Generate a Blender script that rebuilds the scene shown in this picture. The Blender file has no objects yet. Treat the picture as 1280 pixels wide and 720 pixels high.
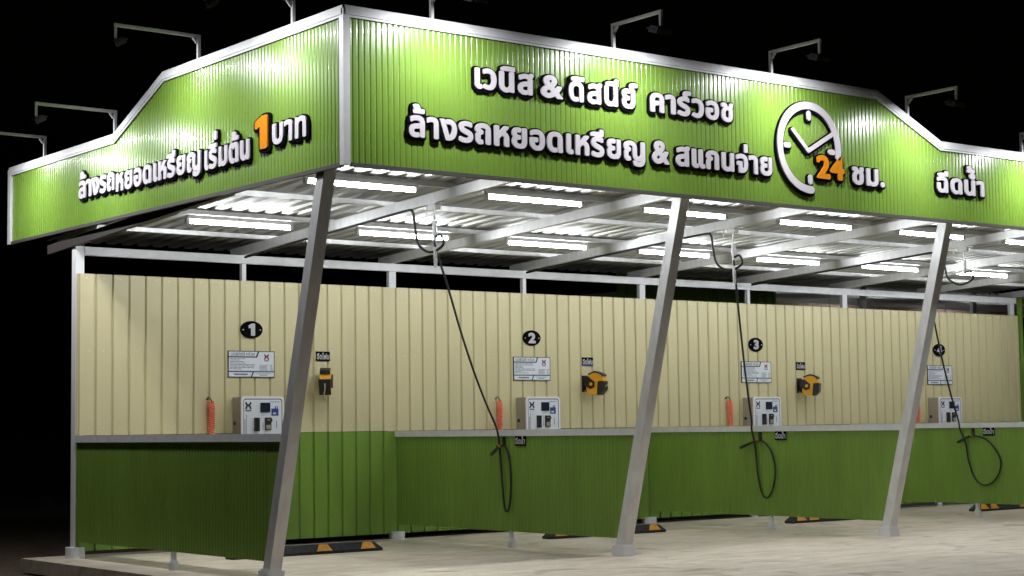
import bpy, math, random
import numpy as np
from mathutils import Vector, Matrix
from mathutils.geometry import interpolate_bezier
random.seed(7)
S = bpy.context.scene
COL = S.collection

# ------------------------------------------------------------------ camera
cd = bpy.data.cameras.new('camera')
cam = bpy.data.objects.new('camera', cd)
COL.objects.link(cam)
cd.sensor_width = 36.0
cd.lens = 61.276
cd.clip_start = 0.1
cd.clip_end = 2000
_R = (0.791221, -0.61137, -0.013991)
_U = (-0.037596, -0.071465, 0.996734)
_F = (0.610374, 0.788111, 0.07953)
cam.matrix_world = Matrix(((_R[0], _U[0], -_F[0], -7.5587), (_R[1], _U[1], -_F[1], -17.2171),
                           (_R[2], _U[2], -_F[2], 1.2922), (0, 0, 0, 1)))
S.camera = cam

# ------------------------------------------------------------------ night sky, exposure
w = bpy.data.worlds.new('World')
S.world = w
w.use_nodes = True
nt = w.node_tree
bg = nt.nodes['Background']
sky = nt.nodes.new('ShaderNodeTexSky')
sky.sky_type = 'NISHITA'
sky.sun_disc = False
sky.sun_elevation = math.radians(-4)
sky.sun_rotation = math.radians(200)
nt.links.new(sky.outputs[0], bg.inputs[0])
bg.inputs[1].default_value = 0.05          # night: almost no skylight, the lamps do the work
S.view_settings.view_transform = 'Standard'
S.view_settings.look = 'None'
S.view_settings.gamma = 1
S.view_settings.exposure = 0.0
S.cycles.use_denoising = True
S.cycles.max_bounces = 8
S.cycles.sample_clamp_indirect = 8
TUBE_POWER = 86.0
FLOOD_POWER = 31.0            # watts of each flood's own light
FLOOD_SPREAD = 165

# ------------------------------------------------------------------ materials
def new_mat(name):
    m = bpy.data.materials.new(name)
    m.use_nodes = True
    return m, m.node_tree, m.node_tree.nodes['Principled BSDF']

def mat(name, col, rough=0.5, metal=0.0, var=0.0, scale=6.0, coat=0.0, bump=0.0, stretch=(1, 1, 1), spec=0.5, col2=None, bscale=None):
    """principled surface with procedural dirt/tone variation and optional fine bump"""
    m, t, b = new_mat(name)
    b.inputs['Roughness'].default_value = rough
    b.inputs['Metallic'].default_value = metal
    b.inputs['Coat Weight'].default_value = coat
    b.inputs['Coat Roughness'].default_value = 0.08
    b.inputs['Specular IOR Level'].default_value = spec
    b.inputs['Base Color'].default_value = (*col, 1)
    tc = t.nodes.new('ShaderNodeTexCoord')
    mp = t.nodes.new('ShaderNodeMapping')
    mp.inputs['Scale'].default_value = stretch
    t.links.new(tc.outputs['Object'], mp.inputs[0])
    if var > 0:
        n = t.nodes.new('ShaderNodeTexNoise')
        n.inputs['Scale'].default_value = scale
        n.inputs['Detail'].default_value = 6
        n.inputs['Roughness'].default_value = 0.6
        t.links.new(mp.outputs[0], n.inputs['Vector'])
        r = t.nodes.new('ShaderNodeValToRGB')
        r.color_ramp.elements[0].position = 0.3
        r.color_ramp.elements[1].position = 0.72
        c2 = col2 or tuple(c * (1 - var) for c in col)
        r.color_ramp.elements[0].color = (*c2, 1)
        r.color_ramp.elements[1].color = (*[min(1, c * (1 + 0.3 * var)) for c in col], 1)
        t.links.new(n.outputs['Fac'], r.inputs[0])
        t.links.new(r.outputs[0], b.inputs['Base Color'])
        rr = t.nodes.new('ShaderNodeMapRange')
        rr.inputs[3].default_value = min(1, rough * 1.25)
        rr.inputs[4].default_value = rough * 0.8
        t.links.new(n.outputs['Fac'], rr.inputs[0])
        t.links.new(rr.outputs[0], b.inputs['Roughness'])
    if bump > 0:
        n2 = t.nodes.new('ShaderNodeTexNoise')
        n2.inputs['Scale'].default_value = bscale or scale * 4
        n2.inputs['Detail'].default_value = 5
        t.links.new(mp.outputs[0], n2.inputs['Vector'])
        bp = t.nodes.new('ShaderNodeBump')
        bp.inputs['Strength'].default_value = bump
        bp.inputs['Distance'].default_value = 0.02
        t.links.new(n2.outputs['Fac'], bp.inputs['Height'])
        t.links.new(bp.outputs[0], b.inputs['Normal'])
    return m

def emit(name, col, strength):
    m, t, b = new_mat(name)
    b.inputs['Base Color'].default_value = (0.8, 0.8, 0.8, 1)
    b.inputs['Emission Color'].default_value = (*col, 1)
    b.inputs['Emission Strength'].default_value = strength
    return m

def concrete_mat():
    m, t, b = new_mat('concrete')
    tc = t.nodes.new('ShaderNodeTexCoord')
    def noise(scale, detail, st=(1, 1, 1), rough=0.6, dist=0.0):
        mp = t.nodes.new('ShaderNodeMapping'); mp.inputs['Scale'].default_value = st
        t.links.new(tc.outputs['Object'], mp.inputs[0])
        n = t.nodes.new('ShaderNodeTexNoise')
        n.inputs['Scale'].default_value = scale; n.inputs['Detail'].default_value = detail
        n.inputs['Roughness'].default_value = rough; n.inputs['Distortion'].default_value = dist
        t.links.new(mp.outputs[0], n.inputs['Vector'])
        return n
    def ramp(src, p0, c0, p1, c1):
        r = t.nodes.new('ShaderNodeValToRGB')
        r.color_ramp.elements[0].position = p0; r.color_ramp.elements[1].position = p1
        r.color_ramp.elements[0].color = (*c0, 1); r.color_ramp.elements[1].color = (*c1, 1)
        t.links.new(src.outputs['Fac'], r.inputs[0])
        return r
    def mix(a, bb, mode, f=1.0):
        x = t.nodes.new('ShaderNodeMix'); x.data_type = 'RGBA'; x.blend_type = mode
        x.inputs[0].default_value = f
        t.links.new(a.outputs['Color'] if 'Color' in a.outputs else a.outputs[2], x.inputs[6])
        t.links.new(bb.outputs['Color'], x.inputs[7])
        return x
    a = ramp(noise(0.5, 5, (1, 2.2, 1), .6, .8), .30, (.57, .495, .40), .70, (.70, .62, .51))
    c = ramp(noise(3.5, 8, (.6, 1.6, 1), .7, .5), .36, (.74, .715, .68), .60, (1, 1, 1))
    d = ramp(noise(38, 3), .38, (.82, .82, .82), .6, (1, 1, 1))
    e = ramp(noise(1.1, 3, (1, 1, 1), .5, 2.0), .60, (1, 1, 1), .72, (.62, .58, .54))
    x = mix(a, c, 'MULTIPLY', 1); x = mix(x, d, 'MULTIPLY', .7); x = mix(x, e, 'MULTIPLY', 1)
    t.links.new(x.outputs[2], b.inputs['Base Color'])
    rr = t.nodes.new('ShaderNodeMapRange'); rr.inputs[3].default_value = .45; rr.inputs[4].default_value = .85
    nn = noise(1.6, 4, (1, 1, 1), .5, 1.0)
    t.links.new(nn.outputs['Fac'], rr.inputs[0]); t.links.new(rr.outputs[0], b.inputs['Roughness'])
    bp = t.nodes.new('ShaderNodeBump'); bp.inputs['Strength'].default_value = .35; bp.inputs['Distance'].default_value = .015
    t.links.new(noise(22, 7, (1, 1, 1), .7).outputs['Fac'], bp.inputs['Height']); t.links.new(bp.outputs[0], b.inputs['Normal'])
    return m

M = dict(
    lime=mat('lime_sheet', (.155, .268, .038), .27, var=.10, scale=2.2, coat=.35, stretch=(1, 1, .3)),
    green=mat('green_sheet', (.168, .282, .046), .34, var=.18, scale=3, stretch=(1, 1, .25), bump=.04, bscale=9),
    cream=mat('cream_sheet', (.60, .535, .315), .40, var=.07, scale=2, stretch=(1, 1, .2), bump=.02, bscale=3),
    white_trim=mat('white_trim', (.66, .66, .68), .38, var=.12, scale=9),
    steel=mat('galvanised_steel', (.66, .65, .65), .42, metal=.3, var=.16, scale=14, bump=.05, stretch=(1, 1, .3)),
    dark_trim=mat('dark_flashing', (.07, .065, .06), .5, var=.2),
    roof=mat('bare_metal_sheet', (.46, .46, .44), .54, metal=.5, var=.35, scale=3, bump=.04, bscale=5, stretch=(1, .25, 1)),
    concrete=concrete_mat(),
    road=mat('road_concrete', (.30, .275, .245), .8, var=.35, scale=1.2, bump=.3, stretch=(.6, 1.4, 1)),
    soil=mat('soil', (.10, .07, .045), .95, var=.5, scale=5, bump=.9),
    shaded_brown_steel=mat('shaded_rafter_steel', (.04, .032, .028), .55, var=.3, scale=12),  # end rafter's brown, with the fascia's shade put into the colour
    white=mat('white_paint', (.80, .76, .80), .4, var=.04),
    letter_white=mat('letter_white', (.50, .465, .50), .45),
    letter_orange=mat('letter_orange', (.60, .20, .0), .8, spec=.15),
    black=mat('black_plastic', (.012, .012, .013), .35, var=.2),
    letter_black=mat('letter_black', (.004, .004, .005), .9, spec=.02),
    rubber=mat('black_rubber', (.022, .022, .024), .75, var=.4, scale=20, bump=.15),
    hose=mat('hose_rubber', (.010, .011, .010), .62, var=.2, scale=15),
    yellow=mat('reel_yellow', (.78, .36, .015), .38, var=.1),
    stripe=mat('reflective_orange', (.75, .33, .03), .45, var=.3, scale=25),
    coil=mat('coil_orange', (.92, .22, .13), .4),
    panel=mat('machine_panel', (.70, .73, .80), .35, var=.05),
    cabinet=mat('cabinet_steel', (.42, .38, .33), .4, metal=.3, var=.15),
    board=mat('board_white', (.70, .74, .80), .35, var=.05),
    ink=mat('ink_grey', (.18, .20, .23), .5),
    ink_dark=mat('ink_dark', (.02, .025, .035), .5),
    ink_red=mat('ink_red', (.18, .02, .015), .5),
    blue=mat('blue_sticker', (.02, .045, .20), .4),
    screen=mat('screen_glass', (.015, .025, .035), .12),
    pale=mat('pale_hose', (.55, .45, .30), .5),
    brass=mat('brass', (.45, .28, .08), .35, metal=.9),
    housing=mat('lamp_housing', (.02, .02, .022), .5, var=.2),
    fixture=mat('fixture_white', (.72, .72, .72), .4),
    tube=emit('tube_light', (.93, .98, 1.0), TUBE_POWER),
    flood=emit('flood_lens', (.95, .98, 1.0), 120.0),
    pink_wall=mat('far_plaster', (.50, .36, .28), .7, var=.3),
    bark=mat('bark', (.09, .065, .045), .9, var=.4, bump=.5),
    leaf=mat('leaf', (.045, .085, .02), .6, var=.5, scale=.8),
)

# ------------------------------------------------------------------ mesh helpers
class MB:
    """collects shapes, then links them as ONE mesh object"""
    def __init__(s):
        s.v, s.f, s.m, s.sm = [], [], [], []
    def add(s, verts, faces, mi=0, smooth=False):
        n = len(s.v)
        s.v += [tuple(p) for p in verts]
        for f in faces:
            s.f.append([i + n for i in f]); s.m.append(mi); s.sm.append(smooth)
        return s
    def box(s, x0, x1, y0, y1, z0, z1, mi=0, M4=None, bev=0.0):
        if bev > 0:
            return s.prism([(x0, y0), (x1, y0), (x1, y1), (x0, y1)], z0, z1, mi, M4, bev)
        V = [Vector((x, y, z)) for z in (z0, z1) for x, y in ((x0, y0), (x1, y0), (x1, y1), (x0, y1))]
        if M4: V = [M4 @ p for p in V]
        return s.add(V, [(3, 2, 1, 0), (4, 5, 6, 7), (0, 1, 5, 4), (1, 2, 6, 5), (2, 3, 7, 6), (3, 0, 4, 7)], mi)
    def prism(s, poly, z0, z1, mi=0, M4=None, bev=0.0):
        """polygon (ccw in xy) extruded in z, with rounded vertical corners when bev > 0"""
        if bev > 0:
            P = []
            n = len(poly)
            for i in range(n):
                a, b, c = Vector(poly[i - 1]), Vector(poly[i]), Vector(poly[(i + 1) % n])
                u, v = (a - b), (c - b)
                k = min(bev, u.length * .45, v.length * .45)
                p, q = b + u.normalized() * k, b + v.normalized() * k
                for j in range(4):
                    t = j / 3
                    P.append(p * (1 - t) ** 2 + b * 2 * t * (1 - t) + q * t * t)
            poly = [(p.x, p.y) for p in P]
        n = len(poly)
        V = [Vector((x, y, z0)) for x, y in poly] + [Vector((x, y, z1)) for x, y in poly]
        if M4: V = [M4 @ p for p in V]
        F = [tuple(range(n - 1, -1, -1)), tuple(range(n, 2 * n))] + [(i, (i + 1) % n, (i + 1) % n + n, i + n) for i in range(n)]
        return s.add(V, F, mi)
    def bar(s, p, q, wx, wz, up=(0, 0, 1), mi=0):
        """square tube from p to q, wx wide across, wz along 'up'"""
        p, q, up = Vector(p), Vector(q), Vector(up)
        d = (q - p).normalized()
        side = d.cross(up).normalized() * wx / 2
        u = side.cross(d).normalized() * wz / 2
        V = [p - side - u, p + side - u, p + side + u, p - side + u, q - side - u, q + side - u, q + side + u, q - side + u]
        return s.add(V, [(3, 2, 1, 0), (4, 5, 6, 7), (0, 1, 5, 4), (1, 2, 6, 5), (2, 3, 7, 6), (3, 0, 4, 7)], mi)
    def tube(s, pts, r, n=10, mi=0, cap=True):
        """round hose along a list of points"""
        P = [Vector(p) for p in pts]
        d0 = (P[1] - P[0]).normalized()
        ref = Vector((0, 0, 1)) if abs(d0.z) < .9 else Vector((1, 0, 0))
        nrm = d0.cross(ref).normalized()
        V = []
        for i, p in enumerate(P):
            d = (P[min(i + 1, len(P) - 1)] - P[max(i - 1, 0)]).normalized()
            nrm = (nrm - d * nrm.dot(d)).normalized()
            b = d.cross(nrm)
            rr = r(i / (len(P) - 1)) if callable(r) else r
            for k in range(n):
                a = 2 * math.pi * k / n
                V.append(p + (nrm * math.cos(a) + b * math.sin(a)) * rr)
        F = []
        for i in range(len(P) - 1):
            for k in range(n):
                F.append((i * n + k, i * n + (k + 1) % n, (i + 1) * n + (k + 1) % n, (i + 1) * n + k))
        s.add(V, F, mi, True)
        if cap:
            s.add(V[:n], [tuple(range(n - 1, -1, -1))], mi)
            s.add(V[-n:], [tuple(range(n))], mi)
        return s
    def cyl(s, c, r, h, axis=(0, 0, 1), n=20, mi=0, r2=None):
        c, a = Vector(c), Vector(axis).normalized()
        r2 = r if r2 is None else r2
        return s.tube([c, c + a * h], lambda t: r + (r2 - r) * t, n, mi)
    def build(s, name, mats, parent=None, loc=None):
        me = bpy.data.meshes.new(name)
        org = Vector(loc) if loc else Vector((0, 0, 0))
        me.from_pydata([Vector(p) - org for p in s.v], [], s.f)
        for m in (mats if isinstance(mats, (list, tuple)) else [mats]):
            me.materials.append(m)
        me.polygons.foreach_set('material_index', s.m)
        me.polygons.foreach_set('use_smooth', s.sm)
        me.update()
        o = bpy.data.objects.new(name, me)
        COL.objects.link(o)
        if parent:
            o.parent = parent
        o.location = org
        return o

def tag(o, label=None, cat=None, group=None, kind=None):
    if label: o['label'] = label
    if cat: o['category'] = cat
    if group: o['group'] = group
    if kind: o['kind'] = kind
    return o

def thing(name, label, cat, loc=(0, 0, 0), group=None):
    o = bpy.data.objects.new(name, None)
    o.empty_display_size = .1
    COL.objects.link(o)
    o.location = loc
    return tag(o, label, cat, group)

def copy_tree(o, parent=None):
    c = o.copy()
    COL.objects.link(c)
    c.parent = parent
    for ch in list(o.children):
        copy_tree(ch, c)
    return c

def smooth_path(ctrl, n=12):
    """Catmull-Rom through control points"""
    P = [Vector(p) for p in ctrl]
    P = [P[0] * 2 - P[1]] + P + [P[-1] * 2 - P[-2]]
    out = []
    for i in range(1, len(P) - 2):
        a, b, c, d = P[i - 1:i + 3]
        for k in range(n):
            t = k / n
            out.append(.5 * ((2 * b) + (c - a) * t + (2 * a - 5 * b + 4 * c - d) * t * t + (3 * b - a - 3 * c + d) * t ** 3))
    out.append(P[-2])
    return out

def sheet(mb, u0, u1, bot, top, prof, step_us, place, thick=.012, mi=0, smooth=True):
    """profiled metal sheet. place(u, off, z) -> point. prof(u) -> offset outwards. bot/top are functions of u"""
    us = step_us(u0, u1)
    fr, bk = [], []
    for u in us:
        o = prof(u)
        fr += [place(u, o, bot(u)), place(u, o, top(u))]
        bk += [place(u, o - thick, bot(u)), place(u, o - thick, top(u))]
    n = len(us)
    F = [(2 * i, 2 * i + 2, 2 * i + 3, 2 * i + 1) for i in range(n - 1)]
    mb.add(fr, F, mi, smooth)
    mb.add(bk, [tuple(reversed(f)) for f in F], mi, smooth)
    V = fr + bk
    m = 2 * n
    rim = []
    for i in range(n - 1):
        rim.append((2 * i, m + 2 * i, m + 2 * i + 2, 2 * i + 2))
        rim.append((2 * i + 1, 2 * i + 3, m + 2 * i + 3, m + 2 * i + 1))
    rim += [(0, 1, m + 1, m), (m - 2, 2 * m - 2, 2 * m - 1, m - 1)]
    mb.add(V, rim, mi, False)

def sine_prof(pitch, amp):
    return lambda u: amp * (0.5 + 0.5 * math.cos(2 * math.pi * u / pitch))
def sine_steps(pitch, k=8, extra=()):
    def f(u0, u1):
        n = int(math.ceil((u1 - u0) / pitch * k))
        L = [u0 + (u1 - u0) * i / n for i in range(n + 1)]
        return sorted(set(L) | {e for e in extra if u0 < e < u1})
    return f
def groove_prof(pitch, amp):
    return lambda u: amp * (1 - max(0.0, math.cos(2 * math.pi * u / pitch)) ** 5)
def rib_prof(pitch, crest, slope, h):
    def f(u):
        x = u % pitch
        if x < slope: return h * x / slope
        if x < slope + crest: return h
        if x < 2 * slope + crest: return h * (2 * slope + crest - x) / slope
        return 0.0
    return f
def rib_steps(pitch, crest, slope):
    def f(u0, u1):
        L = {u0, u1}
        k = int(u0 // pitch) - 1
        while k * pitch < u1 + pitch:
            for e in (0, slope, slope + crest, 2 * slope + crest):
                for d in (-.0012, .0012):
                    if u0 < k * pitch + e + d < u1: L.add(k * pitch + e + d)
            k += 1
        return sorted(L)
    return f

# ------------------------------------------------------------------ lettering: glyph outlines -> distance field -> solid letters
def text_contours(s, spacing=1.0):
    c = bpy.data.curves.new('glyphs', 'FONT')
    c.body = s; c.size = 1; c.space_character = spacing
    o = bpy.data.objects.new('glyphs', c)
    COL.objects.link(o)
    bpy.context.view_layer.update()
    cu = o.to_curve(bpy.context.evaluated_depsgraph_get())
    out = []
    for sp in cu.splines:
        pts = []
        if sp.type == 'BEZIER':
            b = sp.bezier_points
            n = len(b)
            for i in range(n):
                p, q = b[i], b[(i + 1) % n]
                pts += [(v.x, v.y) for v in interpolate_bezier(p.co, p.handle_right, q.handle_left, q.co, 6)[:-1]]
        else:
            pts = [(v.co.x, v.co.y) for v in sp.points]
        out.append(np.array(pts))
    o.to_curve_clear()
    bpy.data.objects.remove(o)
    bpy.data.curves.remove(c)
    return out

def field(contours, cell, pad):
    A = np.concatenate(contours)
    B = np.concatenate([np.roll(c, -1, 0) for c in contours])
    x0, y0 = A.min(0) - pad
    x1, y1 = A.max(0) + pad
    nx, ny = int((x1 - x0) / cell) + 2, int((y1 - y0) / cell) + 2
    F = np.full((nx, ny), pad)
    ys = y0 + np.arange(ny) * cell
    for c0 in range(0, nx, 16):
        xs = x0 + np.arange(c0, min(nx, c0 + 16)) * cell
        near = (np.maximum(A[:, 0], B[:, 0]) > xs[0] - 2 * pad) & (np.minimum(A[:, 0], B[:, 0]) < xs[-1] + 2 * pad)
        a, b = A[near], B[near]
        if len(a) == 0: continue
        P = np.stack(np.meshgrid(xs, ys, indexing='ij'), -1).reshape(-1, 2)
        d = b - a
        L = (d ** 2).sum(1) + 1e-12
        ap = P[:, None] - a[None]
        t = np.clip((ap * d).sum(2) / L, 0, 1)
        dist = np.sqrt(((ap - t[..., None] * d) ** 2).sum(2)).min(1)
        ax, bx = a[:, 0], b[:, 0]
        px, py = P[:, 0:1], P[:, 1:2]
        up = (ax <= px) & (bx > px)
        dn = (bx <= px) & (ax > px)
        yc = a[:, 1] + (px - ax) * d[:, 1] / np.where(np.abs(d[:, 0]) < 1e-12, 1e-12, d[:, 0])
        wn = (up & (yc > py)).sum(1) - (dn & (yc > py)).sum(1)
        F[c0:c0 + 16] = np.where(wn != 0, -dist, dist).reshape(len(xs), ny)
    return F, x0, y0, cell

def stroke_field(strokes, cell, pad):
    """strokes: list of (points, half_width)"""
    allp = np.concatenate([np.array(p) for p, _ in strokes])
    x0, y0 = allp.min(0) - pad
    x1, y1 = allp.max(0) + pad
    nx, ny = int((x1 - x0) / cell) + 2, int((y1 - y0) / cell) + 2
    X, Y = np.meshgrid(x0 + np.arange(nx) * cell, y0 + np.arange(ny) * cell, indexing='ij')
    F = np.full((nx, ny), 9.0)
    for pts, hw in strokes:
        for (ax, ay), (bx, by) in zip(pts[:-1], pts[1:]):
            dx, dy = bx - ax, by - ay
            t = np.clip(((X - ax) * dx + (Y - ay) * dy) / (dx * dx + dy * dy + 1e-12), 0, 1)
            F = np.minimum(F, np.hypot(X - ax - t * dx, Y - ay - t * dy) - hw)
    return F, x0, y0, cell

def solid(mb, fld, r, place, d_front, d_back, mi=0):
    """everything nearer than r becomes a solid between depths d_front and d_back. place(x, y, depth) -> point"""
    F, x0, y0, h = fld
    G = F - r
    V, idx, faces, walls = [], {}, [], []
    ins = G < 0
    def corner(i, j):
        k = (i, j)
        if k not in idx:
            idx[k] = len(V); V.append((x0 + i * h, y0 + j * h))
        return idx[k]
    def edge(a, b):
        if b < a: a, b = b, a
        k = a + b
        if k not in idx:
            ga, gb = G[a], G[b]
            t = min(.98, max(.02, ga / (ga - gb)))
            idx[k] = len(V)
            V.append((x0 + (a[0] + t * (b[0] - a[0])) * h, y0 + (a[1] + t * (b[1] - a[1])) * h))
        return idx[k]
    s = ins[:-1, :-1].astype(int) + ins[1:, :-1] + ins[1:, 1:] + ins[:-1, 1:]
    for i, j in zip(*np.nonzero(s)):
        i, j = int(i), int(j)
        cs = [(i, j), (i + 1, j), (i + 1, j + 1), (i, j + 1)]
        if s[i, j] == 4:
            faces.append([corner(*c) for c in cs]); continue
        poly, ev = [], []
        for k in range(4):
            a, b = cs[k], cs[(k + 1) % 4]
            if ins[a]: poly.append(corner(*a))
            if ins[a] != ins[b]:
                e = edge(a, b); poly.append(e); ev.append((e, bool(ins[a])))
        if len(poly) >= 3: faces.append(poly)
        for k in range(len(ev)):
            if ev[k][1]: walls.append((ev[k][0], ev[(k + 1) % len(ev)][0]))
    n = len(V)
    W = [place(x, y, d_front) for x, y in V] + [place(x, y, d_back) for x, y in V]
    FF = faces + [[v + n for v in reversed(f)] for f in faces] + [[b, a, a + n, b + n] for a, b in walls]
    mb.add(W, FF, mi)

def word(s, spacing=1.1, raised=None):
    """contours of a Thai word; raised = list of (prefix, mark, dx, dy): second-storey marks set by hand"""
    if s == '1':
        s2 = [np.array([(.14, 0), (.27, 0), (.27, .72), (.17, .72), (.0, .62), (.0, .5), (.14, .57)])]
        return s2
    C = text_contours(s, spacing)
    for prefix, mark, dx, dy in raised or []:
        base = text_contours(prefix, spacing)
        xr = max(c[:, 0].max() for c in base)
        mk = text_contours('\u0e23' + mark, spacing)
        m = mk[len(text_contours('\u0e23', spacing)):]
        cx = max(c[:, 0].max() for c in m)
        C += [c + np.array((xr - cx + dx, dy)) for c in m]
    return C

# ================================================================== THE SETTING
BAY = 4.0
NB = 4
XR = 16.12                      # far end of the building
ZW = 1.265                      # top of the green dado and of the low partitions

mb = MB()
mb.box(-600, 600, -600, 600, -.9, -.16)
tag(mb.build('ground', M['soil']), kind='structure')
mb = MB()
mb.box(-.42, 17.2, -9.0, .42, -.14, 0)
tag(mb.build('concrete_slab', M['concrete']), kind='structure')
mb = MB()
mb.box(-.42, 60, -40, -9.002, -.14, -.006)
tag(mb.build('forecourt', M['road']), kind='structure')

# ================================================================== ROOF, FASCIA, COLUMNS: one steel canopy
canopy = thing('car_wash_canopy', 'long steel canopy with lime green sign fascia on leaning columns over the wash bays', 'canopy', (0, 0, 0))
RS = -.048                      # the roof rises towards the front
zr = lambda z0, y: z0 + RS * y
XF, YF, YB = -.08, -5.38, 1.66  # planes of the fascia, back end of the left one
ZB, ZT, ZL = 3.435, 4.72, 4.275
K1, K2, L1, L2 = 6.44, 7.45, -2.16, -1.07

def top_front(u):
    if u <= K1: return ZT
    if u >= K2: return ZL
    return ZT + (ZL - ZT) * (u - K1) / (K2 - K1)
def top_left(y):
    if y <= L1: return ZT
    if y >= L2: return ZL
    return ZT + (ZL - ZT) * (y - L1) / (L2 - L1)

PITCH = .0575
front = MB()
sheet(front, XF + .04, XR, lambda u: ZB + .012, lambda u: top_front(u) - .012, groove_prof(PITCH, .0065), sine_steps(PITCH, 14, (K1, K2)),
      lambda u, o, z: (u, YF + .012 - o, z), .014)
front = front.build('front_fascia', M['lime'], canopy)
left = MB()
sheet(left, YF + .04, YB, lambda u: ZB + .012, lambda u: top_left(u) - .012, groove_prof(PITCH, .0065), sine_steps(PITCH, 14, (L1, L2)),
      lambda u, o, z: (XF + .012 - o, u, z), .014)
left = left.build('side_fascia', M['lime'], canopy)

# folded edge trim: a band on the face and a cap over the top edge
def trim_run(pts, name, parent, outward):
    mb = MB()
    o = Vector(outward)
    for (a, b) in zip(pts[:-1], pts[1:]):
        a, b = Vector(a), Vector(b)
        d = (b - a).normalized()
        nrm = d.cross(o).normalized()
        if nrm.z < 0: nrm = -nrm
        for t0, t1, w0, w1 in ((-.010, .028, -.066, -.016), (-.055, .016, -.015, .012), (.010, .018, -.086, -.067)):
            V = []
            for p in (a, b):
                # mitre: keep the trim vertical at the joint
                k = 1 / max(.5, abs(nrm.z)) if abs(o.z) < .5 else 1
                for dd, hh in ((t0, w0), (t1, w0), (t1, w1), (t0, w1)):
                    V.append(p + o * dd + Vector((0, 0, 1)) * hh * k)
            mb.add(V, [(0, 1, 2, 3), (7, 6, 5, 4), (0, 4, 5, 1), (1, 5, 6, 2), (2, 6, 7, 3), (3, 7, 4, 0)])
    return mb.build(name, M['white_trim'], parent)
trim_run([(XF, YF, ZT), (K1, YF, ZT), (K2, YF, ZL), (XR, YF, ZL)], 'top_trim', front, (0, -1, 0))
trim_run([(XF, YB, ZL), (XF, L2, ZL), (XF, L1, ZT), (XF, YF, ZT)], 'top_trim', left, (-1, 0, 0))
mb = MB()
mb.box(XF - .020, XF + .044, YF - .020, YF + .044, ZB - .012, ZT - .017)
mb.build('corner_post', M['white_trim'], canopy)
mb = MB()
mb.box(XF - .022, XF + .05, YB - .06, YB + .012, ZB - .02, ZL - .017)
mb.build('end_trim', M['white_trim'], left)
mb = MB()
mb.box(XF + .063, XR, YF - .012, YF + .03, ZB - .022, ZB + .010)
mb.build('bottom_flashing', M['dark_trim'], front)
mb = MB()
mb.box(XF - .012, XF + .03, YF + .063, YB - .062, ZB - .022, ZB + .010)
mb.build('bottom_flashing', M['dark_trim'], left)
# light steel frame behind the fascia
mb = MB()
for z in (ZB + .05, 3.85, 4.22):
    mb.box(XF + .07, XR - .02, YF + .032, YF + .072, z, z + .04)
    mb.box(XF + .032, XF + .072, YF + .074, YB - .07, z, z + .04)
mb.build('fascia_frame', M['steel'], canopy)

# roof sheet with ribs running front to back
PR = .19
mb = MB()
y0, y1 = YF + .10, .74
us = rib_steps(PR, .05, .022)(XF + .04, XR + .03)
pf = rib_prof(PR, .05, .022, .042)
Z0 = 3.412
V = []
for u in us:
    for y in (y0, y1): V.append((u, y, zr(Z0, y) + pf(u)))
for u in us:
    for y in (y0, y1): V.append((u, y, zr(Z0, y) + pf(u) + .004))
n = len(us) * 2
F = []
for i in range(len(us) - 1):
    a = 2 * i
    F += [(a, a + 1, a + 3, a + 2), (n + a, n + a + 2, n + a + 3, n + a + 1), (a, a + 2, n + a + 2, n + a), (a + 1, n + a + 1, n + a + 3, a + 3)]
mb.add(V, F)
mb.build('roof_sheet', M['roof'], canopy)

# rafters every two metres, purlins across them
raf = None
for k in range(9):
    x = 2.0 * k
    if k == 0 or raf is None or k == 1:
        mb = MB()
        yb = .72 if k == 0 else .30
        a, b = (0, YF + .08, zr(3.309, YF + .08)), (0, yb, zr(3.309, yb))
        mb.bar(a, b, .055, .098)
        o = mb.build('rafter', M['shaded_brown_steel'] if k == 0 else M['steel'], canopy)
        if k == 1: raf = o
    else:
        o = raf.copy(); COL.objects.link(o); o.parent = canopy
    o.location.x = x + (.0 if k < 8 else .05)
for y in (-5.24, -3.95, -2.85, -1.7, -.5):
    z = zr(3.36, y)
    mb = MB()
    mb.box(XF + .06, XR, y - .022, y + .022, z, z + .047)
    mb.build('purlin', M['steel'], canopy)
mb = MB()
mb.box(.0945, XR - .02, .022, .086, 3.165, 3.256)
mb.build('wall_beam', M['white_trim'], canopy)

# leaning columns
col_proto = None
for k in range(5):
    if col_proto is None:
        mb = MB()
        mb.bar((0, -4.03, .012), (0, -5.02, 3.60), .115, .115, (0, 1, 0))
        c = mb.build('column', M['steel'], canopy)
        mb = MB()
        mb.box(-.085, .085, -4.135, -3.955, .0, .10, bev=.02)
        mb.box(-.07, .07, -4.12, -3.97, .10, .115, bev=.02)
        mb.build('base_sleeve', M['white_trim'], c)
        col_proto = c
    else:
        c = copy_tree(col_proto, canopy)
    c.location.x = k * BAY

# ================================================================== LETTERING ON THE FASCIA
LETTER_R, BACK_R = .037, .108
def fit_word(cont, x0, x1, base, em, place, name, parent, mface, cell=.021):
    """stretch a word between x0 and x1 on its baseline; white face in front of a larger black backing"""
    fl = field(cont, cell, .15)
    xs = np.concatenate(cont)[:, 0]
    a, b = xs.min() - LETTER_R, xs.max() + LETTER_R
    sx = (x1 - x0) / (b - a)
    P = lambda x, y, d: place(x0 + (x - a) * sx, base + (y + LETTER_R) * em, d)
    face = MB(); solid(face, fl, LETTER_R, P, .030, .0165)
    P2 = lambda x, y, d: place(x0 + (x - a) * sx, base - .006 + (y + LETTER_R) * em, d)
    back = MB(); solid(back, fl, BACK_R, P2, .016, -.004)
    o = face.build(name, mface, parent)
    back.build('letter_backing', M['letter_black'], o)
    return o
PF = lambda x, z, d: (x, YF - .001 - d, z)
PL = lambda x, z, d: (XF - .001 - d, -x, z)
EM = .292
B1, B2, B3 = 4.185, 3.705, 3.712
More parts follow.
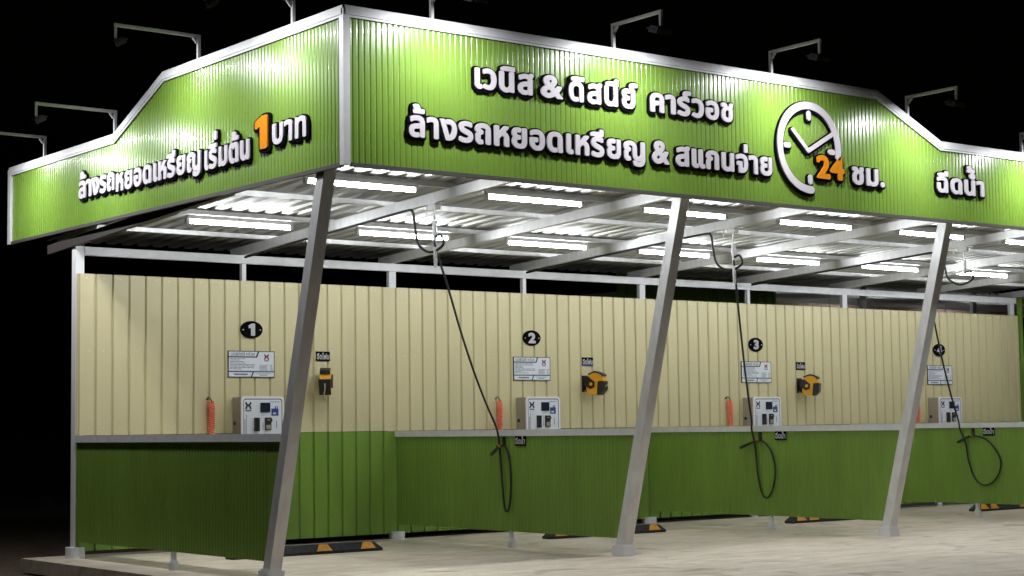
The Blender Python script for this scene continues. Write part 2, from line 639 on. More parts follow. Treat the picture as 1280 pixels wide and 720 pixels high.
W_ = M['letter_white']; O_ = M['letter_orange']
word_list = [
    ('เวนิส', None, 1.22, 1.86, B1, EM, PF, front, W_), ('&', None, 1.94, 2.19, B1, EM * .95, PF, front, W_),
    ('ดิสนีย์', None, 2.26, 3.08, B1, EM, PF, front, W_), ('คาร์วอช', None, 3.24, 4.31, B1, EM, PF, front, W_),
    ('ลางรถ', [('ล', '\u0e49', 0, .05)], .53, 1.38, B2, EM, PF, front, W_), ('หยอดเหรียญ', None, 1.42, 3.16, B2, EM, PF, front, W_),
    ('&', None, 3.25, 3.46, B2, EM, PF, front, W_), ('สแกนจาย', [('สแกนจ', '\u0e48', 0, .05)], 3.55, 4.83, B2, EM, PF, front, W_),
    ('24', None, 5.475, 5.88, 3.735, .315, PF, front, O_), ('ชม.', None, 6.0, 6.5, B2 + .01, EM, PF, front, W_),
    ('ฉีดนา', [('ฉีดน', '\u0e4d', .02, .03), ('ฉีดน', '\u0e49', 0, .27)], 7.35, 8.15, 3.73, .275, PF, front, W_),
    ('ลางรถ', [('ล', '\u0e49', 0, .05)], 0.27, 1.13, B3, EM, PL, left, W_), ('หยอดเหรียญ', None, 1.17, 2.96, 3.685, EM, PL, left, W_),
    ('เริมตน', [('เริ', '\u0e48', 0, .24), ('เริมต', '\u0e49', 0, .05)], 3.04, 3.86, 3.665, EM, PL, left, W_),
    ('1', None, 3.97, 4.18, 3.72, .37, PL, left, O_), ('บาท', None, 4.27, 4.83, 3.73, EM, PL, left, W_),
]
# the side lettering runs as one line: "ล้างรถหยอดเหรียญ" .. "เริ่มต้น 1 บาท"
for s, raised, x0, x1, base, em, place, par, mf in word_list:
    fit_word(word(s, 1.08, raised), x0, x1, base, em, place, 'lettering', par, mf)

# clock emblem: open ring, four ticks, two hands
cx, cz, R = 5.375, 4.035, .425
arc = [(cx + R * math.cos(math.radians(a)), cz + R * math.sin(math.radians(a))) for a in np.linspace(-8, 272, 70)]
def clock(grow, d0, d1, dz, m, name, parent):
    st = [(arc, .038)]
    for a in (0, 90, 180, 270):
        ca, sa = math.cos(math.radians(a)), math.sin(math.radians(a))
        st.append(([(cx + .30 * ca, cz + .30 * sa - (.0 if a else .02)), (cx + .345 * ca, cz + .345 * sa - (.0 if a else .02))], .028))
    st.append(([(cx - .235, cz + .16), (cx - .02, cz - .035)], .021))
    st.append(([(cx - .02, cz - .035), (cx + .345, cz + .165)], .021))
    fl = stroke_field(st, .008, .12)
    mb = MB(); solid(mb, fl, grow, lambda x, y, d: PF(x, y - dz, d), d0, d1)
    return mb.build(name, m, parent)
ck = clock(0, .030, .0165, 0, W_, 'clock_emblem', front)
clock(.020, .016, -.004, .010, M['letter_black'], 'emblem_backing', ck)

# ================================================================== LONG BACK WALL
wall = thing('back_wall', 'long ribbed metal back wall, cream above and green below', 'wall', (0, 0, 0))
PW = .1905
_g = rib_prof(PW, .016, .009, .024)
wp = lambda u: -_g(u)          # flat pans with narrow folded grooves
ws = rib_steps(PW, .016, .009)
mb = MB(); sheet(mb, .0, XR - .03, lambda u: ZW + .002, lambda u: 2.968, wp, ws, lambda u, o, z: (u, -.002 - o, z), .004, 0, False)
rs = random.Random(5)
for i in range(84):
    for z in (1.34, 2.15, 2.92):
        if rs.random() < .9:
            c = (PW * (i + .5 + rs.choice((0, 0, .18))) + .01, -.002, z + rs.uniform(-.006, .006))
            mb.cyl(c, .0075, .004, (0, -1, 0), 8, 1)
mb.build('upper_cladding', [M['cream'], M['fixture']], wall)
mb = MB(); sheet(mb, .0, XR - .03, lambda u: .066, lambda u: ZW - .002, wp, ws, lambda u, o, z: (u, -.002 - o, z), .004, 0, False)
mb.build('lower_cladding', M['green'], wall)
for x, big in [(4, 1), (8, 1), (12, 1), (16, 1), (2, 0), (6, 0), (10, 0), (14, 0)]:
    mb = MB()
    h = .05 if big else .026
    mb.box(x - h, x + h, .034, .086, .0, 3.163)
    o = mb.build('post', M['white_trim'], wall)
    mb = MB()
    mb.cyl((x, .03 if not big else -.03, 0), .085 if big else .05, .085, n=20)
    mb.build('base_sleeve', M['white_trim'], o)
mb = MB(); mb.box(-.004, .092, .03, .125, .0, 3.262)
o = mb.build('post', M['fixture'], wall)
mb = MB(); mb.cyl((.02, .06, 0), .10, .11, n=24)
mb.build('base_sleeve', M['white_trim'], o)

# ================================================================== LOW PARTITIONS BETWEEN THE BAYS
pp = None
part_labels = ['green low partition at the open end, standing in front of number 1 bay',
               'green low partition between number 1 and number 2 bays',
               'green low partition between number 2 and number 3 bays',
               'green low partition between number 3 and number 4 bays',
               'green low partition closing the far end of number 4 bay']
def lean(z): return -4.03 - .276 * z
for k in range(5):
    if pp is None:
        pt = thing('low_partition', '', 'partition', (0, 0, 0), 'low partitions between the wash bays')
        pr = sine_prof(.0575, .007)
        for sgn, nm in ((-1, 0), (1, 1)):
            mb = MB()
            us = sine_steps(.0575, 6)(lean(.17) + .075, -.035)
            # top edge stays level, the front edge follows the column
            sheet(mb, lean(.17) + .07, -.035, lambda u: .172, lambda u: min(1.195, max(.174, (-4.03 + .07 - u) / .276)) if u < lean(.17) + .07 else 1.195,
                  pr, lambda a, b: us, (lambda u, o, z: (-.008 - o, u, z)) if sgn < 0 else (lambda u, o, z: (.008 + o, -(-u), z)), .004)
            # wedge between the last rib and the leaning column
            u0 = us[0]
            x = sgn * .010
            w3 = [(x, u0, .172), (x, u0, 1.195), (x, lean(1.195) + .055, 1.195), (x, lean(.172) + .055, .172)]
            w3 += [(p[0] + .004 * -sgn, p[1], p[2]) for p in w3]
            mb.add(w3, [(0, 1, 2, 3), (7, 6, 5, 4), (0, 4, 5, 1), (1, 5, 6, 2), (2, 6, 7, 3), (3, 7, 4, 0)])
            mb.build('panel', M['green'], pt)
        mb = MB(); mb.box(-.032, .032, lean(ZW) + .06, -.03, 1.196, ZW - .001)
        mb.build('top_rail', M['white_trim'], pt)
        mb = MB(); mb.box(-.02, .02, -2.24, -2.20, .0, .171)
        o = mb.build('stub_post', M['white_trim'], pt)
        mb = MB(); mb.cyl((0, -2.22, 0), .048, .07, n=18); mb.cyl((0, -2.22, .07), .040, .03, n=18, r2=.03)
        mb.build('foot', M['white_trim'], o)
        pp = pt
    else:
        pt = copy_tree(pp)
    pt.location.x = k * BAY
    pt['label'] = part_labels[k]

# ================================================================== CEILING TUBE LIGHTS
proto = None
ordn = ['first', 'second', 'third', 'fourth', 'fifth', 'sixth', 'seventh', 'eighth']
for row, y, dx in (('front', -4.0, .40), ('back', -1.63, .46)):
    for k in range(8):
        if proto is None:
            t = thing('ceiling_light', '', 'light', (0, 0, 0), 'tube lights under the canopy roof')
            mb = MB(); mb.box(-.60, .60, -.022, .022, .022, .058); mb.box(-.612, -.575, -.02, .02, -.022, .022); mb.box(.575, .612, -.02, .02, -.022, .022)
            mb.build('batten', M['fixture'], t)
            mb = MB(); mb.tube([(-.573, 0, -.002), (.573, 0, -.002)], .0185, 14)
            mb.build('tube', M['tube'], t)
            proto = t
        else:
            t = copy_tree(proto)
        t.location = (2 * k + dx + .575, y, zr(3.302, y))
        t['label'] = f'white tube light, {ordn[k]} along the {row} ceiling row counting from the open end'

# ================================================================== FLOODLIGHTS ON ARMS
def flood(x, y, z, L, facing, label, tilt=72):
    """gooseneck of square tube on top of the fascia with an LED flood looking back at the sign"""
    t = thing('floodlight', label, 'floodlight', (x, y, z), 'floodlights on arms along the sign fascia')
    mb = MB()
    hh = .215
    mb.bar((0, 0, -.012), (0, 0, hh), .028, .028, (0, 1, 0))
    mb.bar((0, .014, hh + .0135), (0, -L, hh + .0135), .028, .027)
    mb.bar((0, -L + .016, hh - .001), (0, -L + .016, hh - .115), .026, .026, (0, 1, 0))
    mb.bar((0, -.02, hh - .05), (0, -.06, hh - .002), .02, .02)
    arm = mb.build('arm', M['steel'], t)
    A = Matrix.Translation((0, -L + .03, hh - .155)) @ Matrix.Rotation(math.radians(-tilt), 4, 'X') @ Matrix.Scale(.78, 4)
    mb = MB()
    mb.box(-.11, .11, -.025, .018, -.075, .075, M4=A)
    for i in range(7): mb.box(-.10 + .03 * i, -.092 + .03 * i, -.043, -.0255, -.065, .065, M4=A)
    mb.box(-.11, -.0925, .0182, .038, -.075, .075, M4=A); mb.box(.0925, .11, .0182, .038, -.075, .075, M4=A)
    mb.box(-.0922, .0922, .0182, .038, -.075, -.0585, M4=A); mb.box(-.0922, .0922, .0182, .038, .0585, .075, M4=A)
    hs = mb.build('housing', M['housing'], t)
    mb = MB(); mb.box(-.09, .09, .0185, .021, -.056, .056, M4=A)
    mb.build('lens', M['flood'], hs)
    ld = bpy.data.lights.new('flood_light', 'AREA')
    ld.shape = 'RECTANGLE'; ld.size = .14; ld.size_y = .086
    ld.energy = FLOOD_POWER * (0.95 if facing else 1.0); ld.color = (.96, .98, 1.0); ld.spread = math.radians(FLOOD_SPREAD)
    lo = bpy.data.objects.new('flood_light', ld)
    COL.objects.link(lo)
    lo.parent = hs
    lo.matrix_local = A @ Matrix.Translation((0, .026, 0)) @ Matrix.Rotation(math.radians(90), 4, 'X')
    mb = MB(); mb.box(-.125, -.113, -.01, .01, -.03, .085, M4=A); mb.box(.113, .125, -.01, .01, -.03, .085, M4=A); mb.box(-.125, .125, -.01, .01, .086, .096, M4=A)
    mb.build('yoke', M['housing'], t)
    t.rotation_euler.z = facing
    return t
fl_lab = ['floodlight on bent arm above the front fascia, close to the corner post',
          'floodlight on bent arm above the front fascia, over the first shop name line',
          'floodlight on bent arm above the front fascia, over the clock emblem',
          'floodlight on bent arm above the sloping step of the front fascia',
          'floodlight on bent arm above the low part of the front fascia']
for x, z, lb in zip((.80, 2.83, 4.89, 6.94, 8.9), (ZT, ZT, ZT, 4.485, ZL), fl_lab):
    flood(x, YF + .01, z, .66, 0, lb)
fl_lab = ['floodlight on bent arm above the tall side fascia, close to the corner post',
          'floodlight on bent arm above the tall side fascia, over the sloping edge',
          'floodlight on bent arm at the foot of the side fascia step',
          'floodlight on bent arm above the low back end of the side fascia']
for y, z, lb in zip((-4.56, -2.85, -1.06, .71), (ZT, ZT, ZL + .01, ZL), fl_lab):
    flood(XF + .01, y, z, .85, -math.pi / 2, lb, 61)

# ================================================================== THINGS ON THE WALL, BAY BY BAY
def Wp(x0, z0, y=0.0):
    """local wall frame: x along the wall, z up, d out of the wall (towards -Y)"""
    return lambda x, z, d: (x0 + x, -y - d, z0 + z)
RIB = .004                      # things are screwed to the rib crests

def digits_text(s, h, cell=.03):
    if s == '1': C = word('1')
    else: C = text_contours(s)
    C = [c * (h / .72) for c in C]
    a = np.concatenate(C)
    C = [c - (a.max(0) + a.min(0)) / 2 for c in C]
    return field(C, h / 26, h * .25)

for k in range(4):
    n = str(k + 1)
    x = k * BAY + 2.065
    t = thing('number_plate', f'black oval plate with white number {n} on the cream wall', 'sign', (x, -RIB, 2.42 - .013 * k), 'bay number plates')
    mb = MB()
    el = [(.14 * math.cos(a), .097 * math.sin(a)) for a in np.linspace(0, 2 * math.pi, 40, endpoint=False)]
    V = [(u, -d, v) for d in (.0, .018) for u, v in el]
    N = 40
    mb.add(V, [tuple(range(N)), tuple(range(2 * N - 1, N - 1, -1))] + [(i, i + N, (i + 1) % N + N, (i + 1) % N) for i in range(N)])
    mb.build('plate', M['letter_black'], t)
    mb = MB()
    solid(mb, digits_text(n, .12), .009, lambda u, v, d: (u * 1.30, -d, v), .022, .0185)
    mb.build('number', M['letter_white'], t)
    for u in (-.108, .108):
        mb = MB(); mb.cyl((u, -.018, -.002), .007, .004, (0, -1, 0), 10)
        mb.build('screw', M['white_trim'], t)

def rects(mb, items, d0, d1, place):
    for poly, mi in items:
        n = len(poly)
        V = [place(u, v, d0) for u, v in poly] + [place(u, v, d1) for u, v in poly]
        mb.add(V, [tuple(range(n, 2 * n)), tuple(range(n - 1, -1, -1))] + [(i, (i + 1) % n, (i + 1) % n + n, i + n) for i in range(n)], mi)
def rc(x0, x1, z0, z1): return [(x0, z0), (x1, z0), (x1, z1), (x0, z1)]
LP = lambda u, v, d: (u, -d, v)

def logo(mb, cx, cz, s, d, mi, place, mi2=None):
    """the black emblem of the machines: two facing curved strokes meeting in an X, a small bar of lettering below"""
    fl = stroke_field([([(cx - .5 * s, cz + .55 * s), (cx - .22 * s, cz + .1 * s), (cx - .5 * s, cz - .5 * s)], .19 * s),
                       ([(cx + .5 * s, cz + .55 * s), (cx + .22 * s, cz + .1 * s), (cx + .5 * s, cz - .5 * s)], .19 * s),
                       ([(cx - .2 * s, cz + .1 * s), (cx + .2 * s, cz + .1 * s)], .22 * s)], s / 14, s * .3)
    solid(mb, fl, 0, place, d + .001, d, mi)
    rects(mb, [(rc(cx - .62 * s, cx + .62 * s, cz - 1.02 * s, cz - .80 * s), mi if mi2 is None else mi2)], d, d + .001, place)

rnd = random.Random(3)
name_cont = word('เวนิส&ดิสนีย์ คาร์วอช', 1.1)
for k in range(4):
    x = k * BAY + 2.065
    t = thing('price_board', f'white printed price board on the cream wall under oval number {k + 1}', 'sign', (x, -RIB, 2.033 - .012 * k), 'price boards on the wall')
    mb = MB(); mb.box(-.295, .295, -.012, 0, -.148, .148)
    mb.build('board', M['ink_dark'], t)
    mb = MB()
    q = []
    q.append(([(-.285, .088), (.056, .088), (.076, .139), (-.285, .139)], 0))      # header band
    q.append(([(.070, .074), (.074, .080), (.098, .139), (.285, .139), (.285, -.076), (-.285, -.076), (-.285, .074)], 1))
    q.append(([(-.285, -.139), (-.010, -.139), (.012, -.089), (-.285, -.089)], 0))
    q.append(([(.008, -.139), (.285, -.139), (.285, -.089), (.030, -.089)], 0))
    rects(mb, q, .0122, .0132, LP)
    q = []
    z = .062
    for i in range(8):
        wd = rnd.uniform(.10, .30) if i not in (4, 5) else .31
        xx = -.272
        while xx < -.272 + wd:
            l = rnd.uniform(.02, .06)
            q.append((rc(xx, min(xx + l, .045), z - .0045, z + .0035), 2)); xx += l + .008
        z -= .0165
    for i in range(5):
        q.append((rc(.10, .10 + rnd.uniform(.08, .12), -.012 - .014 * i, -.006 - .014 * i), 2))
        q.append((rc(.235, .235 + rnd.uniform(.02, .04), -.012 - .014 * i, -.006 - .014 * i), 2))
    q.append((rc(-.22, -.05, -.122, -.104), 2)); q.append((rc(.06, .24, -.108, -.102), 2)); q.append((rc(.10, .20, -.126, -.118), 2))
    rects(mb, q, .0134, .0140, LP)
    xs = np.concatenate(name_cont)[:, 0]
    sc = .30 / (xs.max() - xs.min())
    solid(mb, field(name_cont, .06, .12), .03, lambda u, v, d: (-.265 + u * sc, -d, .096 + v * .052), .0142, .0134, 2)
    logo(mb, .19, .082, .046, .0134, 4, LP, 3)
    mb.build('printing', [M['board'], M['panel'], M['ink'], M['ink_dark'], M['ink_red']], t)

# payment machines
mproto = None
for k in range(4):
    if mproto is None:
        t = thing('payment_machine', '', 'machine', (0, 0, 0), 'coin and scan payment machines')
        mb = MB(); mb.box(-.262, .262, -.20, -.0, -.32, .262, bev=.008)
        body = mb.build('cabinet', M['cabinet'], t)
        mb = MB(); mb.box(-.2665, -.2625, -.075, -.035, -.045, -.005); mb.cyl((-.2665, -.055, -.025), .010, .006, (-1, 0, 0), 12)
        mb.build('lock', M['black'], body)
        A = Matrix.Translation((0, -.201, 0)) @ Matrix.Rotation(math.pi / 2, 4, 'X')
        mb = MB(); mb.prism([(-.27, -.325), (.27, -.325), (.27, .27), (-.27, .27)], .0, .020, 0, A, .045)
        door = mb.build('door', M['white'], t)
        LD = lambda u, v, d: (u, -.221 - d, v)
        mb = MB()
        mb.prism([(-.245, -.30), (.245, -.30), (.245, .245), (-.245, .245)], .0202, .0212, 0, A, .035)
        mb.prism([(-.240, -.295), (.235, -.295), (.235, .235), (-.240, .235)], .0214, .0222, 1, A, .03)
        logo(mb, -.185, .165, .058, .0025, 3, LD)
        q = [(rc(-.232, -.222, -.20, .02), 2), (rc(-.212, -.205, -.17, .07), 2)]
        q += [(rc(-.005 + .0, .002, -.10, -.02), 2), (rc(.165, .175, -.08, .0), 2), (rc(.09, .21, .205, .212), 2), (rc(-.02, .03, .062, .067), 2)]
        rects(mb, q, .0024, .0030, LD)
        mb.build('face_print', [M['ink_dark'], M['panel'], M['ink'], M['ink_dark']], door)
        mb = MB(); mb.box(-.035, .085, -.235, -.2235, .095, .20, bev=0); mb.build('screen', M['screen'], door)
        mb = MB(); rects(mb, [(rc(.105, .195, .055, .135), 0), (rc(.150, .165, .135, .158), 0), (rc(.175, .185, .135, .165), 0)], .0024, .0034, LD)
        rects(mb, [(rc(.125, .165, .072, .090), 1)], .0036, .0042, LD)
        mb.build('pay_sticker', [M['blue'], M['panel']], door)
        mb = MB(); mb.box(-.112, -.062, -.262, -.2235, -.115, .035); mb.box(-.100, -.074, -.270, -.2622, -.03, .022)
        mb.build('note_slot', M['black'], door)
        mb = MB()
        mb.prism([(.022, -.105), (.095, -.105), (.095, -.02), (.112, .0), (.095, .035), (.022, .035)], .0226, .040, 0, A)
        mb.prism([(.030, -.095), (.088, -.095), (.088, -.045), (.030, -.045)], .0402, .0425, 1, A)
        mb.prism([(.040, .004), (.080, .004), (.080, .014), (.040, .014)], .0402, .0425, 1, A)
        mb.build('coin_slot', [M['black'], M['cabinet']], door)
        mproto = t
    else:
        t = copy_tree(mproto)
    t.location = (k * BAY + 2.09 - (.02 if k else 0) * k, -RIB, 1.40 - .004 * k)
    t['label'] = f'grey payment machine with white front on the wall below the price board of number {k + 1}'

# orange coiled air hoses hanging on hooks
cproto = None
for k in range(4):
    if cproto is None:
        t = thing('coiled_hose', '', 'hose', (0, 0, 0), 'orange coiled air hoses')
        mb = MB()
        pts = []
        turns, zt, zb_ = 24, -.03, -.60
        for i in range(turns * 12 + 1):
            a = 2 * math.pi * i / 12
            f = i / (turns * 12)
            rr = .034 + .003 * math.sin(9 * f)
            pts.append((rr * math.cos(a) + .004 * math.sin(5 * f), -.045 + rr * math.sin(a), zt + (zb_ - zt) * f))
        mb.tube(pts, .0072, 6)
        mb.build('coil', M['coil'], t)
        mb = MB(); mb.tube(smooth_path([(-.02, 0, .02), (-.03, -.05, .015), (-.01, -.06, -.01), (.01, -.045, -.035)], 6), .006, 8)
        mb.cyl((-.03, 0, .0), .009, .02, (0, -1, 0), 12)
        mb.build('hook', M['black'], t)
        mb = MB(); mb.tube(smooth_path([(0, -.045, -.60), (.02, -.05, -.66), (.03, -.03, -.75)], 6), .007, 8)
        mb.cyl((.03, -.03, -.83), .011, .09, (0, 0, 1), 12)
        mb.build('air_nozzle', M['brass'], t)
        cproto = t
    else:
        t = copy_tree(cproto)
    t.location = (k * BAY + 1.545 - .025 * k, -RIB, 1.645 - (.05 if k == 3 else 0))
    t['label'] = f'orange coiled air hose on the wall beside the payment machine of number {k + 1}'

# small black signs: over the reels, and on the partitions
foam = word('ฉีดโฟม', 1.05)
water = word('ฉีดนา', 1.05, [('ฉีดน', '\u0e4d', .02, .03), ('ฉีดน', '\u0e49', 0, .22)])
def small_sign(loc, rz, cont, label, group, stripe=False):
    t = thing('small_sign', label, 'sign', loc, group)
    mb = MB(); mb.box(-.092, .092, -.008, 0, -.055, .055); mb.build('plate', M['letter_black'], t)
    a = np.concatenate(cont)
    sx = .160 / (a[:, 0].max() - a[:, 0].min())
    mb = MB()
    solid(mb, field(cont, .05, .12), .03, lambda u, v, d: (-.080 + (u - a[:, 0].min()) * sx, -d, -.033 + v * .085), .0096, .0082)
    mb.build('lettering', M['letter_white'], t)
    if stripe:
        mb = MB(); mb.box(-.090, .090, -.0095, -.0082, -.053, -.038); mb.build('band', M['blue'], t)
    t.rotation_euler.z = rz
    return t
foam_groups = 'black name signs above the hose reels'
for k, (lb, st) in enumerate([('small black lettered sign above the hose reel of number 1', False),
                              ('small black lettered sign with blue lower edge above the hose reel of number 2', True),
                              ('small black lettered sign above the hose reel of number 3', False)]):
    small_sign((k * BAY + 3.0 - .015 * k, -RIB, 2.135 - .015 * k), 0, foam, lb, foam_groups, st)

# hose reels on wall brackets
def reel(loc, rz, label):
    t = thing('hose_reel', label, 'hose reel', loc, 'yellow and black hose reels')
    mb = MB(); mb.box(-.055, .055, -.022, 0, -.125, .125, bev=0); mb.box(-.03, .03, -.055, -.0222, -.05, .05)
    br = mb.build('bracket', M['black'], t)
    # the reel itself swings on the bracket: built in its own frame, e = out of the wall
    T = Matrix.Translation((0, -.055, 0)) @ Matrix.Rotation(rz, 4, 'Z')
    A = T @ Matrix.Rotation(math.pi / 2, 4, 'Y') @ Matrix.Rotation(math.pi / 2, 4, 'Z')
    # profile in (out, up): x' = out (-Y), y' = up
    def profile(s, dx=0):
        return [(x * s + dx, y * s) for x, y in ((.03, -.13), (.10, -.17), (.23, -.17), (.30, -.10), (.31, .05), (.26, .135), (.16, .165), (.06, .12), (.03, .05))]
    def P(x0, x1, poly, m, name, par, bev=.03):
        mb = MB()
        Q = MB(); Q.prism(poly, x0, x1, 0, None, bev)
        V = [T @ Vector((p[2], -p[0], p[1])) for p in Q.v]
        mb.add(V, [tuple(reversed(f)) for f in Q.f], 0)
        return mb.build(name, m, par)
    body = P(-.075, .075, profile(1), M['yellow'], 'body', t)
    P(-.080, .080, [(.205, -.178), (.245, -.178), (.316, -.105), (.324, .035), (.225, .035)], M['black'], 'tub', t, .012)
    P(-.070, .070, [(.06, .128), (.165, .171), (.27, .135), (.30, .10), (.312, .12), (.28, .155), (.17, .192), (.05, .148)], M['black'], 'lid', t, .01)
    for s0, s1 in ((-.094, -.0755), (.0755, .094)):
        P(s0, s1, [(.0, -.02), (.10, -.085), (.165, -.06), (.175, .02), (.07, .105), (.0, .085)], M['black'], 'side_arm', t, .012)
        mb = MB(); c = Vector((s0 if s0 < 0 else s1, -.115, -.01))
        mb.tube([T @ c, T @ (c + Vector((-.008 if s0 < 0 else .008, 0, 0)))], .026, 16)
        mb.build('hub', M['yellow'], t)
    mb = MB()
    pts = smooth_path([(0, -.30, -.06), (0, -.345, -.03), (.005, -.372, -.07), (0, -.365, -.13), (-.01, -.335, -.175)], 8)
    mb.tube([T @ p for p in pts], .008, 8); mb.build('hose_end', M['pale'], t)
    mb = MB()
    pts = smooth_path([(.01, 0.03, -.10), (-.04, .02, -.17), (-.05, .03, -.21), (.0, .04, -.24)], 8)
    mb.tube([T @ p for p in pts], .006, 8); mb.build('feed_hose', M['pale'], t)
    t.scale = (.84, .84, .84)
    return t
reel((3.02, -RIB, 1.835), -.62, 'yellow and black hose reel turned to show its black front, in number 1 bay')
reel((6.93, -RIB, 1.835), .42, 'yellow and black hose reel under the sign with blue lower edge')
reel((10.93, -RIB, 1.825), .50, 'yellow and black hose reel on the wall in number 3 bay')

# ================================================================== WHEEL STOPS
sp = None
for k in range(4):
    if sp is None:
        t = thing('wheel_stop', '', 'wheel stop', (0, 0, 0), 'rubber wheel stops on the slab')
        sec = [(-.075, 0), (.075, 0), (.075, .028), (.040, .10), (-.040, .10), (-.075, .028)]
        mb = MB()
        xs = (0, .09, 1.71, 1.80)
        V = []
        for i, x in enumerate(xs):
            for y, z in sec:
                zz = z if i in (1, 2) else min(z, .03)
                V.append((x, y, zz))
        F = [tuple(range(5, -1, -1)), tuple(range(18, 24))]
        for i in range(3):
            for j in range(6): F.append((i * 6 + j, i * 6 + (j + 1) % 6, (i + 1) * 6 + (j + 1) % 6, (i + 1) * 6 + j))
        mb.add(V, F)
        mb.build('body', M['rubber'], t)
        for xc in (.17, .40, 1.08, 1.62):
            mb = MB()
            a0, a1 = Vector((0, -.075, .030)), Vector((0, -.040, .098))
            nn = Vector((0, -.072, .035)).normalized() * .003
            V = []
            for off in (nn * .6, nn * 1.6):
                V += [Vector((xc - .095, 0, 0)) + a0 + off, Vector((xc + .095, 0, 0)) + a0 + off, Vector((xc + .05, 0, 0)) + a1 + off, Vector((xc - .05, 0, 0)) + a1 + off]
            mb.add(V, [(4, 5, 6, 7), (3, 2, 1, 0), (0, 1, 5, 4), (1, 2, 6, 5), (2, 3, 7, 6), (3, 0, 4, 7)])
            mb.build('reflective_mark', M['stripe'], t)
        sp = t
    else:
        t = copy_tree(sp)
    t.location = (k * BAY + 1.0 + (.1 if k == 1 else .12 if k == 2 else -.1 if k == 3 else 0), -1.45, .002)
    t['label'] = f'black rubber wheel stop with orange marks on the slab of number {k + 1} bay'

# ================================================================== WASH HOSES: swivel under a rafter, hose down to the partition hook
loops = [  # points on the partition plane (y, z): down past the hook, round the loop and up to the gun
    [(-2.09, 1.22), (-2.10, 1.0), (-2.13, .7), (-2.16, .45), (-2.20, .385), (-2.26, .47), (-2.285, .75), (-2.25, .98), (-2.18, 1.09)],
    [(-1.99, 1.22), (-2.02, 1.0), (-2.05, .7), (-2.11, .46), (-2.20, .39), (-2.30, .50), (-2.35, .72), (-2.30, .93), (-2.20, 1.05), (-2.10, 1.09)],
    [(-2.02, 1.18), (-2.09, .98), (-2.13, .75), (-2.22, .52), (-2.38, .42), (-2.56, .50), (-2.66, .71), (-2.58, .90), (-2.42, 1.04), (-2.22, 1.09)],
]
guns = [((-2.13, 1.09), (-1.98, 1.00)), ((-2.08, 1.09), (-1.80, 1.00)), ((-2.20, 1.09), (-1.98, 1.0))]
for k in range(3):
    xb = k * BAY + 2.0
    xp = (k + 1) * BAY - .045
    ys = -3.68
    zr_ = zr(3.26, ys)
    t = thing('wash_hose', f'black pressure washer hose hanging from the rafter to the partition before number {k + 2} bay', 'hose',
              (xb, ys, zr_), 'ceiling swung wash hoses')
    t.location = (xb, ys, zr_)
    L = lambda p: (p[0] - xb, p[1] - ys, p[2] - zr_)
    mb = MB()
    mb.box(-.05, .05, -.10, .10, -.012, -.002); mb.box(-.04, -.030, -.06, .06, -.06, -.0122); mb.box(.030, .04, -.06, .06, -.06, -.0122)
    mb.cyl((0, 0, -.16), .012, .15, n=12)
    mb.tube(smooth_path([(.03, .10, -.01), (.03, .16, .0), (.03, .18, -.06), (.03, .17, -.10)], 6), .006, 8)
    br = mb.build('swivel_bracket', M['steel'], t)
    mb = MB(); mb.cyl((0, 0, -.185), .030, .012, n=16); mb.cyl((0, 0, -.31), .022, .124, n=16); mb.cyl((0, 0, -.345), .015, .034, n=12)
    mb.build('swivel', M['steel'], t)
    # supply hose: along the rafter, looping under into the swivel
    mb = MB()
    yy = ys + .30
    ctrl = [(xb - .05, -.08, zr(3.22, -.08)), (xb - .05, -1.2, zr(3.235, -1.2)), (xb - .05, -2.4, zr(3.24, -2.4)), (xb - .05, yy + .12, zr(3.24, yy) - .0),
            (xb - .045, yy, zr(3.215, yy)), (xb - .04, yy - .02, zr_ - .16), (xb - .03, yy - .06, zr_ - .36), (xb - .01, ys + .13, zr_ - .45),
            (xb + .01, ys + .02, zr_ - .46), (xb + .03, ys - .10, zr_ - .40), (xb + .02, ys - .07, zr_ - .31), (xb, ys - .0, zr_ - .33)]
    mb.tube([L(p) for p in smooth_path(ctrl, 10)], .0125, 10)
    mb.build('supply_hose', M['hose'], t)
    # long hanging hose
    a = Vector((xb, ys, zr_ - .34))
    if k == 2:
        # here the swivel carries a boom pipe and the hose hangs from its end
        e = Vector((xb + .45, ys + .96, zr_ - .325))
        mb = MB(); mb.tube([L((xb, ys, zr_ - .30)), L(e)], .017, 12)
        mb.build('boom', M['fixture'], t)
        a = e
    else:
        mb = MB(); mb.tube([L(a + Vector((0, 0, .01))), L(a + Vector((.015, .01, -.28)))], .017, 12)
        mb.build('hose_guard', M['steel'], t)
    y1_, z1_ = loops[k][0]
    b = Vector((xp, y1_, z1_))
    ctrl = [a, a + Vector((.02, .01, -.10))]
    for f in (.18, .36, .55, .75, .92):
        p = a.lerp(b, f) + Vector((0, 0, -.16 * math.sin(math.pi * f)))
        ctrl.append(p)
    ctrl += [Vector((xp - .02 * (i == 0), y, z)) for i, (y, z) in enumerate(loops[k])]
    (g0y, g0z), (g1y, g1z) = guns[k]
    ctrl.append(Vector((xp - .03, g0y, g0z)))
    mb = MB(); mb.tube([L(p) for p in smooth_path(ctrl, 12)], .0115, 10)
    mb.build('hose', M['hose'], t)
    # spray gun resting on the hook
    mb = MB()
    p0, p1 = Vector((xp - .03, g0y, g0z)), Vector((xp - .03, g1y, g1z))
    mb.tube([L(p0), L(p0.lerp(p1, .45))], .016, 12)
    mb.tube([L(p0.lerp(p1, .45)), L(p1)], lambda f: .019 + .004 * math.sin(f * 3), 12)
    mb.build('spray_gun', M['black'], t)
    mb = MB(); c = p0 + Vector((0, -.03, -.005)); mb.tube([L(c), L(c + Vector((0, .05, .003)))], .017, 12); mb.build('coupling', M['brass'], t)
    # hook on the partition, and the little sign beside it
    hk = MB()
    hy = g0y + .0
    hk.box(xp + .026, xp + .034, hy - .025, hy + .025, 1.08, 1.19)
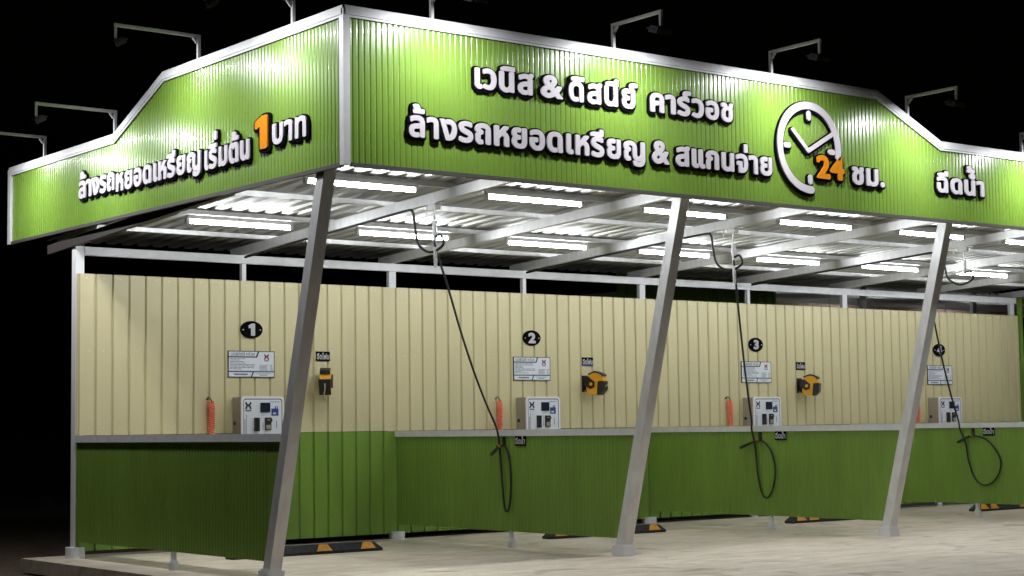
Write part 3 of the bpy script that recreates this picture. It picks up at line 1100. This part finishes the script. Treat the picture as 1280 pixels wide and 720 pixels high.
    hk.tube(smooth_path([(xp + .03, hy, 1.13), (xp - .02, hy, 1.075), (xp - .055, hy, 1.07), (xp - .07, hy, 1.10)], 6), .007, 8)
    tag(hk.build('hose_hook', M['black'], None, (xp + .03, hy, 1.13)), f'small black hook on the partition holding the hose beside number {k + 2} bay', 'hook', 'hose hooks on the partitions')
    small_sign((xp + .028, -2.43 - .03 * (k == 2), 1.145), -math.pi / 2, water,
               f'small black lettered sign under the rail of the partition before number {k + 2} bay', 'black name signs on the partitions')

# ================================================================== BEYOND THE FAR END AND BEHIND THE WALL
mb = MB()
sheet(mb, -4.2, .0, lambda u: .17, lambda u: 1.62, sine_prof(.0575, .007), sine_steps(.0575, 6), lambda u, o, z: (XR + .22 - o, u, z), .02)
t = thing('end_screen', 'green ribbed end screen beyond the far end of the cream wall', 'screen', (0, 0, 0))
mb.build('panel', M['green'], t)
mb = MB(); mb.box(XR + .02, XR + .07, -.02, .05, 0, 3.28); mb.build('post', M['green'], t)

shed = thing('neighbouring_shed', 'lit neighbouring shed with green ribbed wall seen through the gap above the cream wall', 'shed', (0, 0, 0))
mb = MB(); sheet(mb, 11.2, 14.9, lambda u: -.14, lambda u: 4.6, rib_prof(.19, .05, .02, .03), rib_steps(.19, .05, .02), lambda u, o, z: (u, 4.2 - o, z), .01, 0, False)
mb.build('wall', M['green'], shed)
mb = MB(); sheet(mb, 13.2, 26, lambda u: 0, lambda u: 6.0, rib_prof(.19, .05, .02, .03), rib_steps(.19, .05, .02), lambda u, o, z: (u, 2.6 + z, 3.62 + .02 * z - o), .01, 0, False)
mb.build('roof', M['roof'], shed)
for y in (2.7, 5.4, 8.2):
    mb = MB(); mb.box(13.3, 26, y, y + .06, 3.46, 3.56); mb.build('beam', M['pink_wall'], shed)
for x in (15.4, 18.4, 21.6):
    mb = MB(); mb.box(x, x + .1, 2.64, 2.699, -.14, 3.6); mb.build('post', M['white_trim'], shed)
mb = MB(); mb.box(15.2, 28, 9.0, 9.15, -.14, 3.35); mb.build('rear_wall', M['pink_wall'], shed)
for x in (14.6, 17.6, 21.0):  # unseen tube lamps, added to light the shed roof from below
    mb = MB(); mb.box(x - .6, x + .6, 4.98, 5.02, 3.04, 3.08)
    for dx in (-.4, .4): mb.box(x + dx - .008, x + dx + .008, 4.992, 5.008, 3.081, 3.66)
    o = mb.build('added_lamp', M['fixture'], shed)
    mb = MB(); mb.tube([(x - .57, 5.0, 3.018), (x + .57, 5.0, 3.018)], .0185, 12); mb.build('tube', M['tube'], o)
